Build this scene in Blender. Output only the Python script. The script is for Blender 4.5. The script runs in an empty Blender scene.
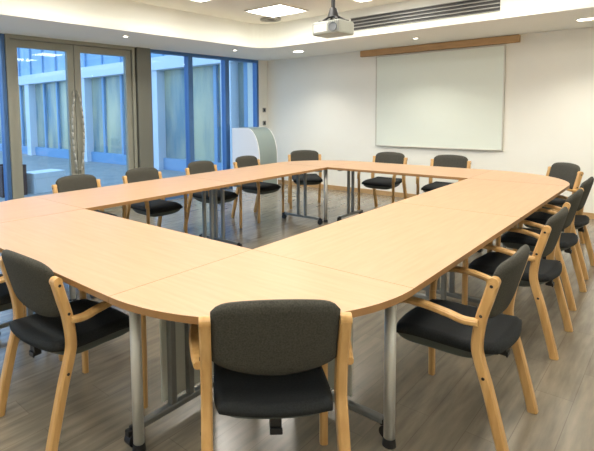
import bpy, bmesh, math, random
from mathutils import Vector, Matrix
random.seed(4)
C = bpy.context.scene.collection
PI = math.pi
# ---------------------------------------------------------------- camera
YAW, PITCH, ROLL = .7512, -.0787, -.0141
CAM = Vector((1.6362, -1.8678, 1.4455))
def camera():
    cy, sy = math.cos(YAW), math.sin(YAW)
    f = Vector((-sy*math.cos(PITCH), cy*math.cos(PITCH), math.sin(PITCH)))
    r = Vector((cy, sy, 0)); u = r.cross(f)
    cr, sr = math.cos(ROLL), math.sin(ROLL)
    r2 = cr*r+sr*u; u2 = -sr*r+cr*u
    cd = bpy.data.cameras.new('camera'); co = bpy.data.objects.new('camera', cd); C.objects.link(co)
    m = Matrix((r2, u2, -f)).transposed().to_4x4(); m.translation = CAM
    co.matrix_world = m
    cd.sensor_width = 36; cd.lens = 485.714/594*36
    cd.shift_x = 61.2538/594; cd.shift_y = -75.4852/594
    cd.clip_start = .05; cd.clip_end = 200
    bpy.context.scene.camera = co
camera()
# ---------------------------------------------------------------- materials
def mat(name, col, rough=.5, metal=0., spec=.5):
    m = bpy.data.materials.new(name); m.use_nodes = True
    b = m.node_tree.nodes['Principled BSDF']
    b.inputs['Base Color'].default_value = (*col, 1); b.inputs['Roughness'].default_value = rough
    b.inputs['Metallic'].default_value = metal; b.inputs['Specular IOR Level'].default_value = spec
    return m
def nodes(m): return m.node_tree.nodes, m.node_tree.links, m.node_tree.nodes['Principled BSDF']
def noisy(m, c1, c2, scale=(1, 1, 1), nscale=5, detail=4, bump=0., coord='Object', lo=.3, hi=.7):
    N, L, b = nodes(m)
    tc = N.new('ShaderNodeTexCoord'); mp = N.new('ShaderNodeMapping'); mp.inputs['Scale'].default_value = scale
    nz = N.new('ShaderNodeTexNoise'); nz.inputs['Scale'].default_value = nscale; nz.inputs['Detail'].default_value = detail
    rp = N.new('ShaderNodeValToRGB')
    rp.color_ramp.elements[0].position = lo; rp.color_ramp.elements[0].color = (*c1, 1)
    rp.color_ramp.elements[1].position = hi; rp.color_ramp.elements[1].color = (*c2, 1)
    L.new(tc.outputs[coord], mp.inputs[0]); L.new(mp.outputs[0], nz.inputs[0]); L.new(nz.outputs[0], rp.inputs[0])
    L.new(rp.outputs[0], b.inputs['Base Color'])
    if bump:
        bp = N.new('ShaderNodeBump'); bp.inputs['Strength'].default_value = bump; bp.inputs['Distance'].default_value = .002
        L.new(nz.outputs[0], bp.inputs['Height']); L.new(bp.outputs[0], b.inputs['Normal'])
    return m
def emit(name, col, s):
    m = mat(name, col, .6); b = m.node_tree.nodes['Principled BSDF']
    b.inputs['Emission Color'].default_value = (*col, 1); b.inputs['Emission Strength'].default_value = s
    return m
def glass(name, tint, refl=1.0, ior=1.5):
    m = bpy.data.materials.new(name); m.use_nodes = True
    N, L = m.node_tree.nodes, m.node_tree.links
    N.remove(N['Principled BSDF']); out = N['Material Output']
    t = N.new('ShaderNodeBsdfTransparent'); t.inputs[0].default_value = (*tint, 1)
    g = N.new('ShaderNodeBsdfGlossy'); g.inputs['Roughness'].default_value = .02
    fr = N.new('ShaderNodeFresnel'); ge = N.new('ShaderNodeNewGeometry'); mr = N.new('ShaderNodeMapRange')
    mr.inputs['To Min'].default_value = ior; mr.inputs['To Max'].default_value = 1/ior
    L.new(ge.outputs['Backfacing'], mr.inputs['Value']); L.new(mr.outputs[0], fr.inputs[0])
    mx = N.new('ShaderNodeMixShader')
    L.new(fr.outputs[0], mx.inputs[0]); L.new(t.outputs[0], mx.inputs[1]); L.new(g.outputs[0], mx.inputs[2])
    L.new(mx.outputs[0], out.inputs[0])
    return m
M = {}
M['top'] = noisy(mat('beech_laminate', (.7, .45, .25), .38), (.545, .335, .185), (.61, .39, .225), (1.2, 14, 14), 3.0, 5, lo=.25, hi=.75)
M['edge'] = mat('beech_edge_band', (.36, .19, .07), .42)
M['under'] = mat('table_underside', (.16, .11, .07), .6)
M['wood'] = noisy(mat('honey_beech_bentwood', (.62, .36, .12), .35), (.56, .31, .10), (.70, .43, .17), (10, 10, 1.2), 4, 4)
M['fabric'] = noisy(mat('charcoal_weave', (.06, .058, .046), .9, 0, .25), (.047, .046, .037), (.082, .078, .063), (1, 1, 1), 180, 2, .25)
M['seatfab'] = noisy(mat('black_seat_cloth', (.014, .016, .017), .8, 0, .3), (.011, .013, .014), (.022, .025, .026), (1, 1, 1), 180, 2, .2)
M['shell'] = mat('grey_green_seat_shell', (.07, .085, .075), .5)
M['black'] = mat('black_plastic', (.012, .012, .013), .45)
M['silver'] = mat('satin_silver_tube', (.74, .74, .70), .38, .6)
M['steel'] = mat('brushed_steel', (.42, .42, .38), .45, .1)
M['darkmetal'] = mat('dark_grey_steel', (.27, .28, .27), .4, .6)
M['panelgrey'] = mat('light_grey_metal_panel', (.60, .61, .54), .5, .1)
M['wall'] = noisy(mat('cream_wall_paint', (.87, .86, .785), .7), (.86, .85, .775), (.88, .87, .795), (1, 1, 1), 2, 3)
M['ceil'] = mat('ceiling_paint', (.76, .74, .68), .85)
M['bulk'] = mat('bulkhead_paint', (.84, .85, .81), .8)
M['rail'] = noisy(mat('oak_rail', (.5, .31, .14), .5), (.46, .28, .12), (.55, .35, .165), (1.5, 12, 12), 4, 4)
M['board'] = mat('whiteboard_surface', (.78, .83, .74), .35)
M['boardframe'] = mat('whiteboard_frame', (.62, .60, .52), .4, .3)
M['frame'] = mat('olive_brown_door_frame', (.29, .295, .25), .45, .1)
M['mullion'] = mat('blue_window_mullion', (.07, .17, .38), .4, .2)
M['column'] = mat('olive_column_cladding', (.17, .175, .15), .5, .1)
M['glass'] = glass('window_glass', (.80, .90, .97))
M['white'] = mat('white_panel', (.85, .85, .86), .45)
M['grey'] = mat('grey_laminate', (.25, .31, .30), .4)
M['projector'] = mat('projector_casing', (.36, .38, .33), .4)
M['lens'] = mat('projector_lens_glass', (.05, .06, .07), .1)
M['panel'] = emit('ceiling_light_diffuser', (1, .96, .88), 11.0)
M['spotd'] = emit('downlight_lamp', (1, .92, .78), 14.0)
M['led'] = emit('cove_led_strip', (1, .95, .74), 2.0)
M['trimw'] = mat('white_trim', (.8, .78, .72), .5)
M['grille'] = mat('dark_grille_metal', (.07, .07, .07), .5, .3)
M['grilleslat'] = mat('grille_slat_metal', (.34, .34, .32), .45, .2)
M['paving'] = noisy(mat('pale_paving', (.27, .30, .32), .6), (.28, .29, .28), (.37, .38, .37), (1, 1, 1), 3, 4)
M['extwhite'] = mat('white_render', (.72, .76, .82), .6)
M['extblue'] = mat('blue_cladding', (.22, .38, .58), .5)
M['extglass'] = noisy(mat('tinted_pane', (.20, .36, .40), .15), (.14, .25, .30), (.60, .56, .36), (.9, .9, .22), 1.9, 4, lo=.34, hi=.66)
M['upglass'] = noisy(mat('upper_pane', (.14, .33, .60), .15), (.20, .36, .52), (.34, .52, .66), (.7, .7, .4), 1.2, 2)
M['brown'] = mat('dark_brown_planter', (.09, .045, .04), .6)
M['soil'] = noisy(mat('soil', (.05, .035, .02), .9), (.04, .03, .02), (.08, .055, .03), (1, 1, 1), 30, 3)

# floor: wood-look vinyl planks
def floor_mat():
    m = mat('grey_beige_vinyl_planks', (.3, .26, .2), .21, 0, .5); N, L, b = nodes(m); b.inputs['IOR'].default_value = 1.85
    tc = N.new('ShaderNodeTexCoord'); mp = N.new('ShaderNodeMapping'); mp.inputs['Rotation'].default_value = (0, 0, PI/2)
    br = N.new('ShaderNodeTexBrick'); br.offset = .37; br.inputs['Scale'].default_value = 1
    br.inputs['Color1'].default_value = (.29, .255, .195, 1); br.inputs['Color2'].default_value = (.25, .22, .168, 1)
    br.inputs['Mortar'].default_value = (.19, .165, .125, 1); br.inputs['Mortar Size'].default_value = .0014
    br.inputs['Brick Width'].default_value = .92; br.inputs['Row Height'].default_value = .16; br.inputs['Bias'].default_value = 0
    mp2 = N.new('ShaderNodeMapping'); mp2.inputs['Scale'].default_value = (9, 1.1, 1)
    nz = N.new('ShaderNodeTexNoise'); nz.inputs['Scale'].default_value = 3; nz.inputs['Detail'].default_value = 6
    rp = N.new('ShaderNodeValToRGB'); rp.color_ramp.elements[0].position = .3; rp.color_ramp.elements[0].color = (.72, .72, .72, 1)
    rp.color_ramp.elements[1].position = .7; rp.color_ramp.elements[1].color = (1.15, 1.13, 1.1, 1)
    mx = N.new('ShaderNodeMix'); mx.data_type = 'RGBA'; mx.blend_type = 'MULTIPLY'; mx.inputs[0].default_value = 1
    L.new(tc.outputs['Object'], mp.inputs[0]); L.new(mp.outputs[0], br.inputs[0])
    L.new(tc.outputs['Object'], mp2.inputs[0]); L.new(mp2.outputs[0], nz.inputs[0]); L.new(nz.outputs[0], rp.inputs[0])
    L.new(br.outputs[0], mx.inputs[6]); L.new(rp.outputs[0], mx.inputs[7]); L.new(mx.outputs[2], b.inputs['Base Color'])
    return m
M['floor'] = floor_mat()
# ---------------------------------------------------------------- mesh helpers
def obj(name, bm, m, parent=None, smooth=False, bevel=0., loc=None, kind=None):
    bmesh.ops.recalc_face_normals(bm, faces=bm.faces)
    me = bpy.data.meshes.new(name); bm.to_mesh(me); bm.free()
    for x in (m if isinstance(m, (list, tuple)) else [m]): me.materials.append(x)
    if smooth:
        for p in me.polygons: p.use_smooth = True
    o = bpy.data.objects.new(name, me); C.objects.link(o)
    if loc: o.location = loc
    if parent: o.parent = parent
    if bevel:
        b = o.modifiers.new('bevel', 'BEVEL'); b.width = bevel; b.segments = 2; b.limit_method = 'ANGLE'
    if kind: o['kind'] = kind
    return o
def bx(bm, x0, x1, y0, y1, z0, z1, mi=0):
    v = [bm.verts.new((x, y, z)) for z in (z0, z1) for x, y in ((x0, y0), (x1, y0), (x1, y1), (x0, y1))]
    for f in ((0, 3, 2, 1), (4, 5, 6, 7), (0, 1, 5, 4), (1, 2, 6, 5), (2, 3, 7, 6), (3, 0, 4, 7)):
        bm.faces.new([v[i] for i in f]).material_index = mi
    return bm
def box(*a): return bx(bmesh.new(), *a)
def cyl(bm, p0, p1, r0, r1=None, n=20):
    r1 = r0 if r1 is None else r1
    p0, p1 = Vector(p0), Vector(p1); d = (p1-p0).normalized()
    a = d.orthogonal().normalized(); b = d.cross(a)
    A = [bm.verts.new(p0+r0*(math.cos(t)*a+math.sin(t)*b)) for t in [2*PI*i/n for i in range(n)]]
    B = [bm.verts.new(p1+r1*(math.cos(t)*a+math.sin(t)*b)) for t in [2*PI*i/n for i in range(n)]]
    for i in range(n): bm.faces.new((A[i], A[(i+1) % n], B[(i+1) % n], B[i]))
    bm.faces.new(A[::-1]); bm.faces.new(B)
    return bm
def prism(bm, pts, z0, z1, side=0, cap=0, bot=None):
    A = [bm.verts.new((x, y, z0)) for x, y in pts]; B = [bm.verts.new((x, y, z1)) for x, y in pts]
    n = len(pts)
    for i in range(n): bm.faces.new((A[i], A[(i+1) % n], B[(i+1) % n], B[i])).material_index = side
    bm.faces.new(A[::-1]).material_index = cap if bot is None else bot; bm.faces.new(B).material_index = cap
    return bm
def ribbon(bm, pts, x0, x1, th):
    """sweep a rounded strip along points (y,z); constant width x0..x1, thickness th(i) in the profile plane"""
    P = []
    k = 6
    Q = [pts[0]]+list(pts)+[pts[-1]]
    for i in range(1, len(Q)-2):
        for s in range(k):
            t = s/k; a, b, c, d = Q[i-1], Q[i], Q[i+1], Q[i+2]
            P.append(tuple(.5*((2*b[j])+(-a[j]+c[j])*t+(2*a[j]-5*b[j]+4*c[j]-d[j])*t*t+(-a[j]+3*b[j]-3*c[j]+d[j])*t**3) for j in (0, 1)))
    P.append(pts[-1])
    rings = []; n = len(P); e = .007; xm = (x0+x1)/2; hw = (x1-x0)/2
    for i, (y, z) in enumerate(P):
        a = P[max(i-1, 0)]; b = P[min(i+1, n-1)]
        ty, tz = b[0]-a[0], b[1]-a[1]; l = math.hypot(ty, tz) or 1; ny, nz = -tz/l, ty/l
        h = th/2
        sec = [(-hw+e, -h), (hw-e, -h), (hw, -h+e), (hw, h-e), (hw-e, h), (-hw+e, h), (-hw, h-e), (-hw, -h+e)]
        rings.append([bm.verts.new((xm+sx, y+ny*s, z+nz*s)) for sx, s in sec])
    for i in range(n-1):
        for j in range(8):
            bm.faces.new((rings[i][j], rings[i][(j+1) % 8], rings[i+1][(j+1) % 8], rings[i+1][j]))
    bm.faces.new(rings[0]); bm.faces.new(rings[-1][::-1])
    return bm
def pad(bm, f, nu=20, nv=12):
    """closed cushion: f(u,v,side) -> point, u,v in [-1,1]; side +1/-1"""
    G = {}
    for s in (1, -1):
        for i in range(nu+1):
            for j in range(nv+1): G[s, i, j] = bm.verts.new(f(-1+2*i/nu, -1+2*j/nv, s))
        for i in range(nu):
            for j in range(nv):
                q = [G[s, i, j], G[s, i+1, j], G[s, i+1, j+1], G[s, i, j+1]]
                bm.faces.new(q if s > 0 else q[::-1])
    B = [(i, 0) for i in range(nu)]+[(nu, j) for j in range(nv)]+[(i, nv) for i in range(nu, 0, -1)]+[(0, j) for j in range(nv, 0, -1)]
    for k in range(len(B)):
        a, b = B[k], B[(k+1) % len(B)]
        bm.faces.new((G[1, a[0], a[1]], G[-1, a[0], a[1]], G[-1, b[0], b[1]], G[1, b[0], b[1]]))
    return bm
def thing(name, label, cat, loc=(0, 0, 0), rz=0, group=None):
    o = bpy.data.objects.new(name, None); C.objects.link(o); o.location = loc; o.rotation_euler = (0, 0, rz)
    o.empty_display_size = .1
    return tag(o, label, cat, group)
def tag(o, label, cat, group=None):
    o['label'] = label; o['category'] = cat
    if group: o['group'] = group
    return o
def kids(o): return [c for c in C.objects if c.parent == o]
def dup(root, loc, rz, label, group=None):
    r = root.copy(); C.objects.link(r); r.location = loc; r.rotation_euler = (0, 0, rz); r['label'] = label
    if group: r['group'] = group
    for ch in kids(root):
        c = ch.copy(); C.objects.link(c); c.parent = r
        for g in kids(ch):
            d = g.copy(); C.objects.link(d); d.parent = c
    return r
# ---------------------------------------------------------------- room
XL, YB, XR, YN = -4.62, 5.793, 3.4, -4.6
ZS, ZC = 2.45, 2.86
obj('floor', box(XL, XR, YN, YB, -.1, 0), M['floor'], kind='structure')
obj('wall_back', box(XL-.3, XR+.2, YB, YB+.2, -.1, ZC+.1), M['wall'], kind='structure')
obj('wall_right', box(XR, XR+.2, YN, YB, -.1, ZC+.1), M['wall'], kind='structure')
obj('wall_near', box(XL-.3, XR+.2, YN-.2, YN, -.1, ZC+.1), M['wall'], kind='structure')
bm = box(XL-.3, XL, 5.53, YB, -.1, ZC+.1); bx(bm, XL-.3, XL, YN, 5.53, ZS, ZC+.1)
obj('wall_left', bm, M['wall'], kind='structure')
obj('ceiling', box(XL, XR, YN, YB, ZC, ZC+.1), M['ceil'], kind='structure')
# bulkhead ring with rounded inner corners, a low lip and a light trough behind it
LX0, LY1, RX1, LY0 = -3.45, 4.27, 2.3, -3.4
def rrect(x0, x1, y0, y1, r, n=8):
    P = []
    for cx, cy, a in ((x1-r, y1-r, 0), (x0+r, y1-r, PI/2), (x0+r, y0+r, PI), (x1-r, y0+r, 1.5*PI)):
        for i in range(n+1):
            t = a+PI/2*i/n; P.append((cx+r*math.cos(t), cy+r*math.sin(t)))
    return P
def ring(bm, inner, outer, z0, z1):
    n = len(inner)
    v = [[bm.verts.new((x, y, z)) for x, y in pl] for pl in (inner, outer) for z in (z0, z1)]
    i0, i1, o0, o1 = v
    for k in range(n):
        j = (k+1) % n
        bm.faces.new((i0[k], i0[j], i1[j], i1[k])); bm.faces.new((o0[k], o1[k], o1[j], o0[j]))
        bm.faces.new((i0[k], o0[k], o0[j], i0[j])); bm.faces.new((i1[k], i1[j], o1[j], o1[k]))
    return bm
NSEG = 36
def outer_ring(): # same vertex count, pushed onto the walls
    P = rrect(LX0, RX1, LY0, LY1, .32); cx, cy = (LX0+RX1)/2, (LY0+LY1)/2; Q = []
    c = {0: (XR, YB), 1: (XL, YB), 2: (XL, YN), 3: (XR, YN)}
    for k in range(len(P)):
        q = k//9; i = k % 9; X, Y = c[q]; x, y = P[k]
        if i == 4: Q.append((X, Y))
        elif (i < 4) == (q in (0, 2)): Q.append((X, y))
        else: Q.append((x, Y))
    return Q
IN = rrect(LX0, RX1, LY0, LY1, .32)
g = .15
UP = rrect(LX0-g, RX1+g, LY0-g, LY1+g, .36)
obj('trim_1', ring(bmesh.new(), IN, outer_ring(), ZS, ZS+.035), M['bulk'], kind='structure')          # bulkhead underside
obj('trim_2', ring(bmesh.new(), UP, outer_ring(), ZS+.035, ZC), M['bulk'], kind='structure')          # upstand
obj('trim_3', ring(bmesh.new(), IN, rrect(LX0-.02, RX1+.02, LY0-.02, LY1+.02, .33), ZS+.035, ZS+.055), M['bulk'], kind='structure')
ls = thing('cove_light_strip', 'warm light strip hidden in the trough of the ceiling bulkhead', 'light', (0, 0, ZS+.0355))
obj('strip', ring(bmesh.new(), rrect(LX0-.07, RX1+.07, LY0-.07, LY1+.07, .35), rrect(LX0-.10, RX1+.10, LY0-.10, LY1+.10, .36), 0, .008), M['led'], ls)
# skirting
obj('baseboard_back', box(XL, XR, YB-.02, YB, 0, .075), M['rail'], kind='structure')
obj('baseboard_right', box(XR-.02, XR, YN, YB-.02, 0, .075), M['rail'], kind='structure')
obj('baseboard_left', box(XL, XL+.02, 5.53, YB-.02, 0, .075), M['rail'], kind='structure')
# ---- glazed left wall
def frame_rect(y0, y1, z0, z1, t, x0=XL-.09, x1=XL, tb=None):
    bm = box(x0, x1, y0, y0+t, z0, z1); bx(bm, x0, x1, y1-t, y1, z0, z1)
    bx(bm, x0, x1, y0+t, y1-t, z1-t, z1); bx(bm, x0, x1, y0+t, y1-t, z0, z0+(tb or t)); return bm
obj('trim_4', frame_rect(.66, 2.58, 0, ZS, .05, XL-.12, XL+.02, .02), M['frame'], kind='structure')
def leaf(n, y0, y1, hs, sg):
    z1 = ZS-.055
    d = obj('door_%d' % n, frame_rect(y0, y1, .025, z1, .095, XL-.07, XL-.01, .2), M['frame'], kind='structure')
    obj('pane', box(XL-.045, XL-.035, y0+.094, y1-.094, .22, z1-.094), M['glass'], d)
    # bowed pull handle
    bm = bmesh.new(); pts = [(-.01+0, .78)]
    P = []
    for i in range(13):
        t = i/12; P.append(Vector((XL-.012+.05*min(1, 6*math.sin(PI*t)), hs+sg*.055*math.sin(PI*t), .62+1.15*t)))
    for a, b in zip(P, P[1:]): cyl(bm, a, b, .013, n=10)
    obj('door_handle', bm, M['steel'], d, smooth=True)
leaf(1, .715, 1.58, 1.555, -1)
leaf(2, 1.59, 2.525, 1.615, 1)
obj('trim_5', box(XL-.25, XL+.05, 2.60, 2.86, 0, ZS), M['column'], kind='structure', bevel=.01)
obj('trim_6', box(XL-.1, XL, 2.58, 2.60, 0, ZS), M['black'], kind='structure')
def window(n, y0, y1, t=.09):
    w = obj('window_%d' % n, frame_rect(y0, y1, 0, ZS, .05, XL-.12, XL-.01), M['mullion'], kind='structure')
    obj('pane', box(XL-.065, XL-.055, y0+.049, y1-.049, .049, ZS-.049), M['glass'], w)
window(1, 2.86, 3.74); window(2, 3.74, 4.64); window(3, 4.64, 5.53)
window(4, -.6, .66); window(5, -1.9, -.6); window(6, -3.2, -1.9); window(7, -4.6, -3.2)
# switches on the white pier
for z, s in ((1.47, 'upper'), (1.21, 'lower')):
    t = thing('wall_switch', 'small dark wall switch on the white pier by the windows, %s of two' % s, 'switch', (XL, 5.68, z), 0, 'switches on the window pier')
    obj('plate', box(0, .012, -.045, .045, -.045, .045), M['darkmetal'], t, bevel=.004)
    obj('rocker', box(.012, .018, -.018, .018, -.025, .025), M['black'], t, bevel=.002)
# whiteboard and rail
bx0, bx1, bz0, bz1 = -2.25, -.29, .835, 2.335
t = thing('whiteboard', 'large wall-mounted whiteboard with slim pale frame on the back wall', 'whiteboard', ((bx0+bx1)/2, YB, bz0))
W2 = (bx1-bx0)/2; HH = bz1-bz0
obj('writing_surface', box(-W2+.015, W2-.015, -.022, 0, .015, HH-.015), M['board'], t)
bm = box(-W2, -W2+.018, -.03, 0, 0, HH); bx(bm, W2-.018, W2, -.03, 0, 0, HH); bx(bm, -W2+.018, W2-.018, -.03, 0, HH-.018, HH); bx(bm, -W2+.018, W2-.018, -.03, 0, 0, .018)
obj('frame', bm, M['boardframe'], t, bevel=.003)
obj('pen_ledge', box(-W2+.1, W2-.1, -.055, -.03, 0, .012), M['boardframe'], t, bevel=.003)
o = tag(obj('wooden_rail', box(-1.2, 1.2, -.08, 0, 0, .1), M['rail'], bevel=.004), 'long horizontal oak rail fixed above the whiteboard', 'rail')
o.location = (-1.315, YB, 2.345)
# lectern
YF, D = 4.62, .52
def lprof(e=0.):
    P = [(-.36-e, .0), (-.36-e, 1.15+e)]
    n = 14; cx, cz, rx, rz = .0, .62, .29+e, .53+e
    for i in range(n+1):
        a = PI/2*(1-i/n); P.append((cx+rx*math.cos(a), cz+rz*math.sin(a)))
    P.append((cx+rx, 0)); return P
t = thing('lectern', 'white-sided podium with curved grey front beside the last window', 'lectern', (-4.15, YF, 0))
def yprism(P, y0, y1):
    bm = bmesh.new(); A = [bm.verts.new((x, y0, z)) for x, z in P]; B = [bm.verts.new((x, y1, z)) for x, z in P]
    for i in range(len(P)): bm.faces.new((A[i], A[(i+1) % len(P)], B[(i+1) % len(P)], B[i]))
    bm.faces.new(A); bm.faces.new(B[::-1]); return bm
obj('side_panel', yprism(lprof(0), 0, .02), M['white'], t)
obj('side_panel', yprism(lprof(0), D-.02, D), M['white'], t)
P = lprof(-.001); Q = lprof(-.022)
bm = bmesh.new(); pl = P[1:]+Q[1:][::-1]
bm.free(); obj('curved_front', yprism(pl, .02, D-.02), M['grey'], t)
obj('shelf', box(-.35, .25, .02, D-.02, .55, .57), M['white'], t)
# ---------------------------------------------------------------- ceiling fittings
panels = [(-2.67, 3.62, 'far-left square ceiling light panel near the bulkhead corner'), (-1.25, 3.66, 'square ceiling light panel behind the projector pole'),
          (-2.67, 2.16, 'square ceiling light panel at the top edge left of the projector')]
rest = [(-1.25, 2.16), (.17, 3.62), (.17, 2.16), (1.6, 3.62), (1.6, 2.16), (-2.67, .7), (-1.25, .7), (.17, .7), (1.6, .7), (-2.67, -.76), (-1.25, -.76), (.17, -.76), (1.6, -.76), (-2.67, -2.2), (-1.25, -2.2), (.17, -2.2), (1.6, -2.2)]  # unseen panels carrying the grid on, added for the light they give
p0 = thing('ceiling_light', panels[0][2], 'ceiling light', (panels[0][0], panels[0][1], ZC), 0, 'square ceiling light panels')
s = .3
obj('frame', frame := None or (lambda b: b)(ring(bmesh.new(), [(s, s), (-s, s), (-s, -s), (s, -s)], [(s+.02, s+.02), (-s-.02, s+.02), (-s-.02, -s-.02), (s+.02, -s-.02)], -.02, 0)), M['trimw'], p0)
obj('diffuser', box(-s, s, -s, s, -.012, -.002), M['panel'], p0)
for x, y, l in panels[1:]: dup(p0, (x, y, ZC), 0, l)
for x, y in rest: dup(p0, (x, y, ZC), 0, 'square ceiling light panel out of view, added to light the room')
t = thing('ceiling_diffuser', 'round dark air diffuser in the ceiling beside the far-left light panel', 'air vent', (-3.13, 4.06, ZC))
bm = bmesh.new()
for r in (.16, .12, .08): 
    n = 32; cc = [(r*math.cos(2*PI*i/n), r*math.sin(2*PI*i/n)) for i in range(n)]; ci = [(.8*x, .8*y) for x, y in cc]
    ring(bm, ci, cc, -.025+(.16-r)*.1, -.004)
obj('cone_rings', bm, M['grilleslat'], t, smooth=False)
obj('backplate', cyl(bmesh.new(), (0, 0, -.004), (0, 0, 0), .16, n=32), M['grille'], t)
# linear grille in the back upstand
yu = LY1+.15
gx0, gx1, gz0, gz1 = -1.95, -.02, 2.565, 2.745
t = thing('linear_grille', 'long dark slatted air grille in the bulkhead face behind the projector', 'air vent', ((gx0+gx1)/2, yu, gz0))
h = (gx1-gx0)/2; gh = gz1-gz0
obj('backing', box(-h, h, -.006, 0, 0, gh), M['grille'], t)
for k in range(5):
    z = gh*k/4
    obj('slat', box(-h, h, -.025, -.006, max(0, z-.006), min(gh, z+.006)), M['grilleslat'], t)
# downlights under the bulkhead
def downlight(x, y, r, label, power, ang, big):
    t = thing('downlight', label, 'ceiling light', (x, y, ZS), 0, 'recessed downlights in the bulkhead')
    n = 28; cc = [((r+.018)*math.cos(2*PI*i/n), (r+.018)*math.sin(2*PI*i/n)) for i in range(n)]; ci = [(x_*r/(r+.018), y_*r/(r+.018)) for x_, y_ in cc]
    obj('bezel', ring(bmesh.new(), ci, cc, -.008, 0), M['trimw'], t)
    obj('lamp', cyl(bmesh.new(), (0, 0, -.004), (0, 0, 0), r, n=28), M['spotd'], t)
    l = bpy.data.lights.new('downlight_beam', 'SPOT'); l.energy = power*2.3; l.color = (1, .95, .84); l.spot_size = math.radians(ang); l.spot_blend = .9; l.shadow_soft_size = r
    lo = bpy.data.objects.new('downlight_beam', l); C.objects.link(lo); lo.parent = t; lo.location = (0, 0, -.02)
    return t
downlight(-3.25, 4.95, .085, 'round recessed downlight above the back-left chair, left of the oak rail', 26, 120, 1)
downlight(.72, 5.03, .085, 'round recessed downlight at the right, right of the oak rail', 26, 120, 1)
downlight(-1.25, 4.99, .03, 'tiny round downlight just above the oak rail', 16, 115, 0)
downlight(-3.79, 1.87, .03, 'tiny round downlight in the bulkhead over the glass doors', 6, 100, 0)
downlight(-3.84, 4.01, .03, 'tiny round downlight in the bulkhead over the windows', 6, 100, 0)
# projector
t = thing('projector', 'pale ceiling-hung projector on a black pole', 'projector', (-1.06, 2.5, ZC))
obj('mount_pole', cyl(bmesh.new(), (0, 0, 0), (0, 0, -.44), .02), M['black'], t, smooth=False)
obj('ceiling_plate', cyl(bmesh.new(), (0, 0, 0), (0, 0, -.02), .07), M['black'], t)
bm = bmesh.new()
cyl(bm, (0, 0, -.38), (0, 0, -.47), .034, .06); bx(bm, -.12, .13, -.09, .09, -.522, -.505)
for a in (.5, 2.3, 3.9, 5.5): cyl(bm, (0, 0, -.44), (.15*math.cos(a), .11*math.sin(a), -.523), .011)
obj('bracket', bm, M['black'], t)
body = obj('body', box(-.165, .165, -.14, .14, -.655, -.52), M['projector'], t, bevel=.02)
obj('vent', box(-.14, .01, -.143, -.139, -.625, -.55), M['white'], body)
bm = bmesh.new()
for k in range(6): bx(bm, .03+k*.022, .042+k*.022, -.144, -.139, -.63, -.53)
obj('vent_slots', bm, M['darkmetal'], body)
obj('round_port', cyl(bmesh.new(), (.085, -.15, -.59), (.085, -.135, -.59), .045, n=24), M['lens'], body)
obj('lens', cyl(bmesh.new(), (.08, .135, -.575), (.08, .17, -.575), .045), M['lens'], body)
# ---------------------------------------------------------------- tables
LX, LY, W, ZT, TH = 1.687, 3.39, .858, .73, .028
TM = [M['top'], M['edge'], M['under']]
def end_frame(t, x, side, panel=False, c=0.):
    """end frame in table-local space at x; foot bar runs across the table"""
    f = obj('end_frame', box(x-.018, x+.018, c-.27, c+.27, .055, .085), M['darkmetal'], t, bevel=.006)
    for yy in (-.055, .055):
        obj('post', box(x-.016, x+.016, c+yy-.016, c+yy+.016, .085, ZT-TH-.03), M['darkmetal'], f, bevel=.004)
    obj('head_bar', box(x-.02, x+.02, c-.3, c+.3, ZT-TH-.03, ZT-TH), M['darkmetal'], f)
    for yy in (c-.285, c+.285):
        bm = bmesh.new(); cyl(bm, (x-.02, yy, .028), (x+.02, yy, .028), .028); cyl(bm, (x, yy, .03), (x, yy, .085), .012); bx(bm, x-.014, x+.014, yy-.026, yy+.026, .05, .075)
        obj('caster', bm, M['black'], f)
    if panel:
        obj('end_panel', box(x-.006+side*.02, x+.006+side*.02, -.10, .24, .10, ZT-TH-.03), M['panelgrey'], f)
    return f
def silver_leg(t, x, y, r=.024):
    l = obj('leg', cyl(bmesh.new(), (x, y, .03), (x, y, ZT-TH), r, n=24), M['silver'], t)
    for p in l.data.polygons: p.use_smooth = len(p.vertices) == 4
    f = obj('foot', cyl(bmesh.new(), (x, y, 0), (x, y, .035), r+.006, r+.001, n=24), M['black'], l)
    return l
def rect_table(label, cx, cy, rz, length, near=None):
    """local x along the table, local -y is the outer side"""
    t = thing('conference_table', label, 'table', (cx, cy, 0), rz, 'straight tables of the ring')
    L2 = length/2-.0015
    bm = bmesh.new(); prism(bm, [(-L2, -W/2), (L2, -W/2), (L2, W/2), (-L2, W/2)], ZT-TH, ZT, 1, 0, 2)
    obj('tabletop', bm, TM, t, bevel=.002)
    return t
# near: local +x = world +x, outer side -y
t = rect_table('straight beech table along the near-left side, in front of the leftmost chair', -LX/2, -W/2, 0, LX)
end_frame(t, LX/2-.085, -1, panel=True); end_frame(t, -LX/2+.085, 1); silver_leg(t, LX/2-.035, -.285)
# right side (outer side +x): rotate +90: local x -> world +y, local -y -> world +x
q = LY/2
t = rect_table('straight beech table on the right side nearest the camera', W/2, q/2, PI/2, q)
end_frame(t, -q/2+.075, 1, panel=True); end_frame(t, q/2-.085, -1, c=.08); silver_leg(t, -q/2+.03, -.318)
t = rect_table('straight beech table on the right side toward the whiteboard wall', W/2, q*1.5, PI/2, q)
end_frame(t, -q/2+.085, 1, c=.08); end_frame(t, q/2-.085, -1)
# far side: rotate 180: local -y -> world +y
t = rect_table('straight beech table along the far side before the whiteboard', -LX/2, LY+W/2, PI, LX)
end_frame(t, -LX/2+.085, 1); end_frame(t, LX/2-.085, -1)
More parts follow.
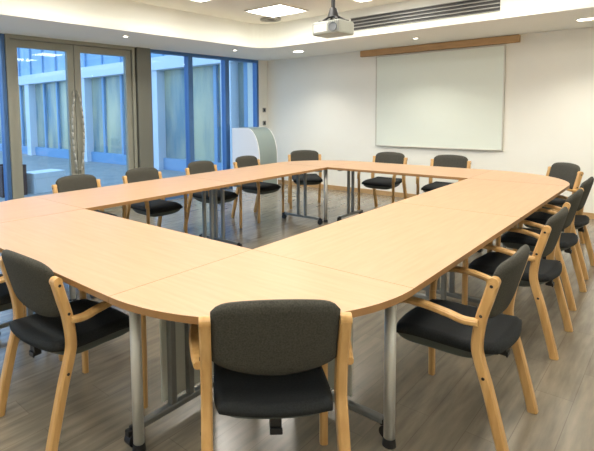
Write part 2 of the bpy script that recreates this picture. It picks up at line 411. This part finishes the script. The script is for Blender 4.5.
# left side (outer -x): rotate -90
t = rect_table('straight beech table on the window side nearest the camera', -LX-W/2, q/2, -PI/2, q)
end_frame(t, -q/2+.085, 1, c=.09); end_frame(t, q/2-.085, -1, c=.09)
t = rect_table('straight beech table on the window side toward the back-left corner', -LX-W/2, q*1.5, -PI/2, q)
end_frame(t, -q/2+.085, 1, c=.09); end_frame(t, q/2-.085, -1, c=.09)
def corner(label, cx, cy, rz):
    """quarter disc in local +x,-y ... rotated"""
    t = thing('corner_table', label, 'table', (cx, cy, 0), rz, 'quarter-round corner tables of the ring')
    P = [(.0015, -.0015)]; n = 40; R_ = W
    P += [(max(.0015, R_*math.cos(a)), min(-.0015, R_*math.sin(a))) for a in [-PI/2+PI/2*i/n for i in range(n+1)]]
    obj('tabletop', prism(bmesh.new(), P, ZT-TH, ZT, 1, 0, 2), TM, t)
    silver_leg(t, .08, -.08)
    return t
corner('quarter-round beech corner table nearest the camera', 0, 0, 0)
corner('quarter-round beech corner table at the right by the whiteboard wall', 0, LY, PI/2)
corner('quarter-round beech corner table at the back near the podium', -LX, LY, PI)
corner('quarter-round beech corner table at the left edge by the glass doors', -LX, 0, -PI/2)
# ---------------------------------------------------------------- chairs
UPR = [(-.166, .748), (-.145, .67), (-.120, .577), (-.108, .467), (-.120, .40), (-.148, .31), (-.180, .19), (-.213, .06), (-.226, 0)]
ARM = [(-.118, .572), (-.06, .572), (.0, .588), (.09, .602), (.18, .600), (.233, .577), (.258, .53), (.264, .47)]
def make_chair(label, loc, rz, group):
    t = thing('conference_chair', label, 'chair', loc, rz, group)
    for s in (-1, 1):
        x0, x1 = (s*.236-.020, s*.236+.020)
        bm = bmesh.new(); ribbon(bm, UPR, x0, x1, .042)
        cyl(bm, (x0+.0005, -.166, .748), (x1-.0005, -.166, .748), .0205, n=20)
        leg = obj('rear_leg', bm, M['wood'], t)
        for (y, z) in ((-.161, .733), (-.124, .60), (-.139, .34)):
            obj('bolt', cyl(bmesh.new(), (s*.2555, y, z), (s*.2585, y, z), .0065, n=10), M['black'], leg)
        a0, a1 = s*.236-.021+s*.022, s*.236+.021+s*.022
        ab = ribbon(bmesh.new(), ARM, a0, a1, .026)
        for v in ab.verts: v.co.x += s*.026*math.sin(PI*min(1, max(0, (v.co.y+.118)/.40)))      # arms bow outwards
        obj('armrest', ab, M['wood'], t)
        obj('front_leg', ribbon(bmesh.new(), [(.264, .471), (.264, .3), (.262, .1), (.261, 0)], s*.256-.017, s*.256+.017, .03), M['wood'], t)
    def fb(u, v, s):
        au = abs(u)
        x = .2175*u
        zt = .834-.020*u*u-.030*au**10; zb = .537+.045*u*u+.012*au**8
        k = (v+1)/2; z = zb+(zt-zb)*k
        ed = (1-au**7)*(1-abs(v)**7)
        th = .006+.019*max(ed, 0)**.5
        yc = -.128-.075*(z-.54)/.28*1.0 - .0*u + .022*u*u
        return (x, yc+s*th, z)
    obj('backrest', pad(bmesh.new(), fb, 24, 14), M['fabric'], t, smooth=True)
    def outline(u, v, rx, y0, y1):
        # superellipse-ish plan, widening to the front
        x = u*rx*(1-.10*max(0, -v)**3); y = (y0+y1)/2+(y1-y0)/2*v
        y -= (.028*u*u*(1 if v > 0 else -1))*abs(v)
        return x, y
    def curl(v): return .045*max(0, -v-.45)**1.6
    def fs(u, v, s):
        x, y = outline(u, v, .214, -.203, .290); ed = (1-abs(u)**8)*(1-abs(v)**8)
        top = .452+.006*max(ed, 0)**.5-.018*max(0, v)**4-.006*(1-u*u)
        return (x, y, ((top if s > 0 else .412) if ed > 1e-6 else (.436 if s > 0 else .414)-.015*max(0, v)**4)+curl(v))
    obj('seat', pad(bmesh.new(), fs, 24, 20), M['seatfab'], t, smooth=True)
    def fh(u, v, s):
        x, y = outline(u, v, .2095, -.198, .286); ed = max(0, (1-abs(u)**6)*(1-abs(v)**(6 if v > 0 else 2.6)))
        top = .438+.75*curl(v) if v < .2 else .438-.012*max(0, v)**3
        return (x, y, (top if s > 0 else top-.012-(.078 if v > -.3 else .078-.028*((-v-.3)/.7)**1.5)*ed**.5)-.006*max(0, v)**4)
    obj('seat_shell', pad(bmesh.new(), fh, 24, 24), M['shell'], t, smooth=True)
    bm = box(-.02, .02, -.165, -.13, .352, .40); bx(bm, -.022, .022, -.172, -.164, .348, .372)
    obj('linking_bracket', bm, M['black'], t, bevel=.003)
    return t
G = 'bentwood conference chairs around the table ring'
c0 = make_chair('dark grey bentwood armchair seen from behind at the nearest rounded corner', (.535, -.515, 0), math.radians(45), G)
def at(cx, cy, ox, oy): # helper
    return (cx, cy, 0)
lst = [
 ((.925, .465, 0), 90, 'nearest dark grey armchair on the right side, its whole side frame in view'),
 ((.90, 1.58, 0), 90, 'second dark grey armchair from the camera on the right side'),
 ((.86, 2.46, 0), 90, 'third dark grey armchair from the camera on the right side'),
 ((.83, 3.28, 0), 90, 'dark grey armchair farthest up the right side, next to the corner chair'),
 ((.54, 4.36, 0), 134, 'dark grey armchair at the far right rounded corner against the wall'),
 ((-.66, 4.60, 0), 180, 'armchair in front of the right half of the whiteboard'),
 ((-1.50, 4.58, 0), 180, 'armchair in front of the left half of the whiteboard'),
 ((-2.61, 4.24, 0), 222, 'armchair at the back rounded corner left of the whiteboard'),
 ((-2.66, 3.13, 0), -90, 'armchair on the window side directly before the podium'),
 ((-2.66, 2.27, 0), -90, 'armchair on the window side before the second window pane'),
 ((-2.66, 1.37, 0), -90, 'armchair on the window side in front of the column'),
 ((-2.66, .57, 0), -90, 'armchair on the window side in front of the glass doors'),
 ((-.515, -.785, 0), 3, 'dark grey armchair on the near-left side with its side frame in view'),
 ((-1.27, -.82, 0), 0, 'dark grey armchair mostly cut off by the left edge of the photo'),
]
for loc, rz, l in lst: dup(c0, loc, math.radians(rz), l)
# ---------------------------------------------------------------- outside courtyard
obj('ground', box(-45, XL-.3, -20, 30, -.12, -.03), M['paving'], kind='structure')
YW = 6.1
cols = [-15.9, -12.05, -8.5, -5.9]
def wing():
    t = thing('courtyard_wing', 'blue-lit glazed building wing across the courtyard with pale fascia band', 'building', (-12, YW, -.03))
    X0, X1 = -42, XL-.35
    def L(x): return x+12
    obj('fascia', box(L(X0), L(X1), -.25, .2, 2.56, 2.88), M['extwhite'], t)
    obj('plinth', box(L(X0), L(X1), -.05, .2, 0, .3), M['extblue'], t)
    obj('upper_glazing', box(L(X0), L(X1), .0, .2, 2.88, 6.0), M['upglass'], t)
    x = X1
    obj('ground_glazing', box(L(X0), L(X1), .05, .2, .3, 2.56), M['extglass'], t)
    for x in cols+[-20, -24, -28, -32, -36, -40]:
        obj('column', box(L(x)-.16, L(x)+.16, -.2, .05, 0, 2.56), M['extwhite'], t)
    x = X1-.5
    k = 0
    while x > -42:
        if all(abs(x-c) > .35 for c in cols):
            obj('mullion', box(L(x)-.05, L(x)+.05, -.02, .05, .3, 2.56), M['extblue'], t)
        obj('upper_mullion', box(L(x)-.04, L(x)+.04, -.05, .0, 2.88, 6.0), M['extblue'], t)
        x -= .95
wing()
t = thing('outdoor_bench', 'low white bench on the paving outside the glass doors', 'bench', (-7.5, 2.48, -.03), math.radians(8))
obj('seat_slab', box(-.22, .22, -.38, .28, .27, .38), M['white'], t, bevel=.01)
obj('side_panel', box(-.2, .2, -.38, -.30, 0, .27), M['white'], t); obj('side_panel', box(-.2, .2, .20, .28, 0, .27), M['white'], t)
obj('front_panel', box(.19, .215, -.36, .26, 0, .275), M['white'], t)
t = thing('planter_box', 'dark red-brown planter box left of the white outdoor bench', 'planter', (-7.5, 1.78, -.03))
obj('box_wall', ring(bmesh.new(), [(.2, .18), (-.2, .18), (-.2, -.18), (.2, -.18)], [(.24, .22), (-.24, .22), (-.24, -.22), (.24, -.22)], 0, .56), M['brown'], t)
obj('soil', box(-.2, .2, -.18, .18, .1, .5), M['soil'], t)
# ---------------------------------------------------------------- world and colour
w = bpy.data.worlds.new('dusk_sky'); bpy.context.scene.world = w; w.use_nodes = True
N = w.node_tree.nodes; b = N['Background']; b.inputs[0].default_value = (.52, .73, 1, 1); b.inputs[1].default_value = 2.0
sc = bpy.context.scene
sc.view_settings.view_transform = 'Standard'; sc.view_settings.look = 'None'; sc.view_settings.gamma = 1
sc.view_settings.use_curve_mapping = False
sc.view_settings.exposure = 0.42
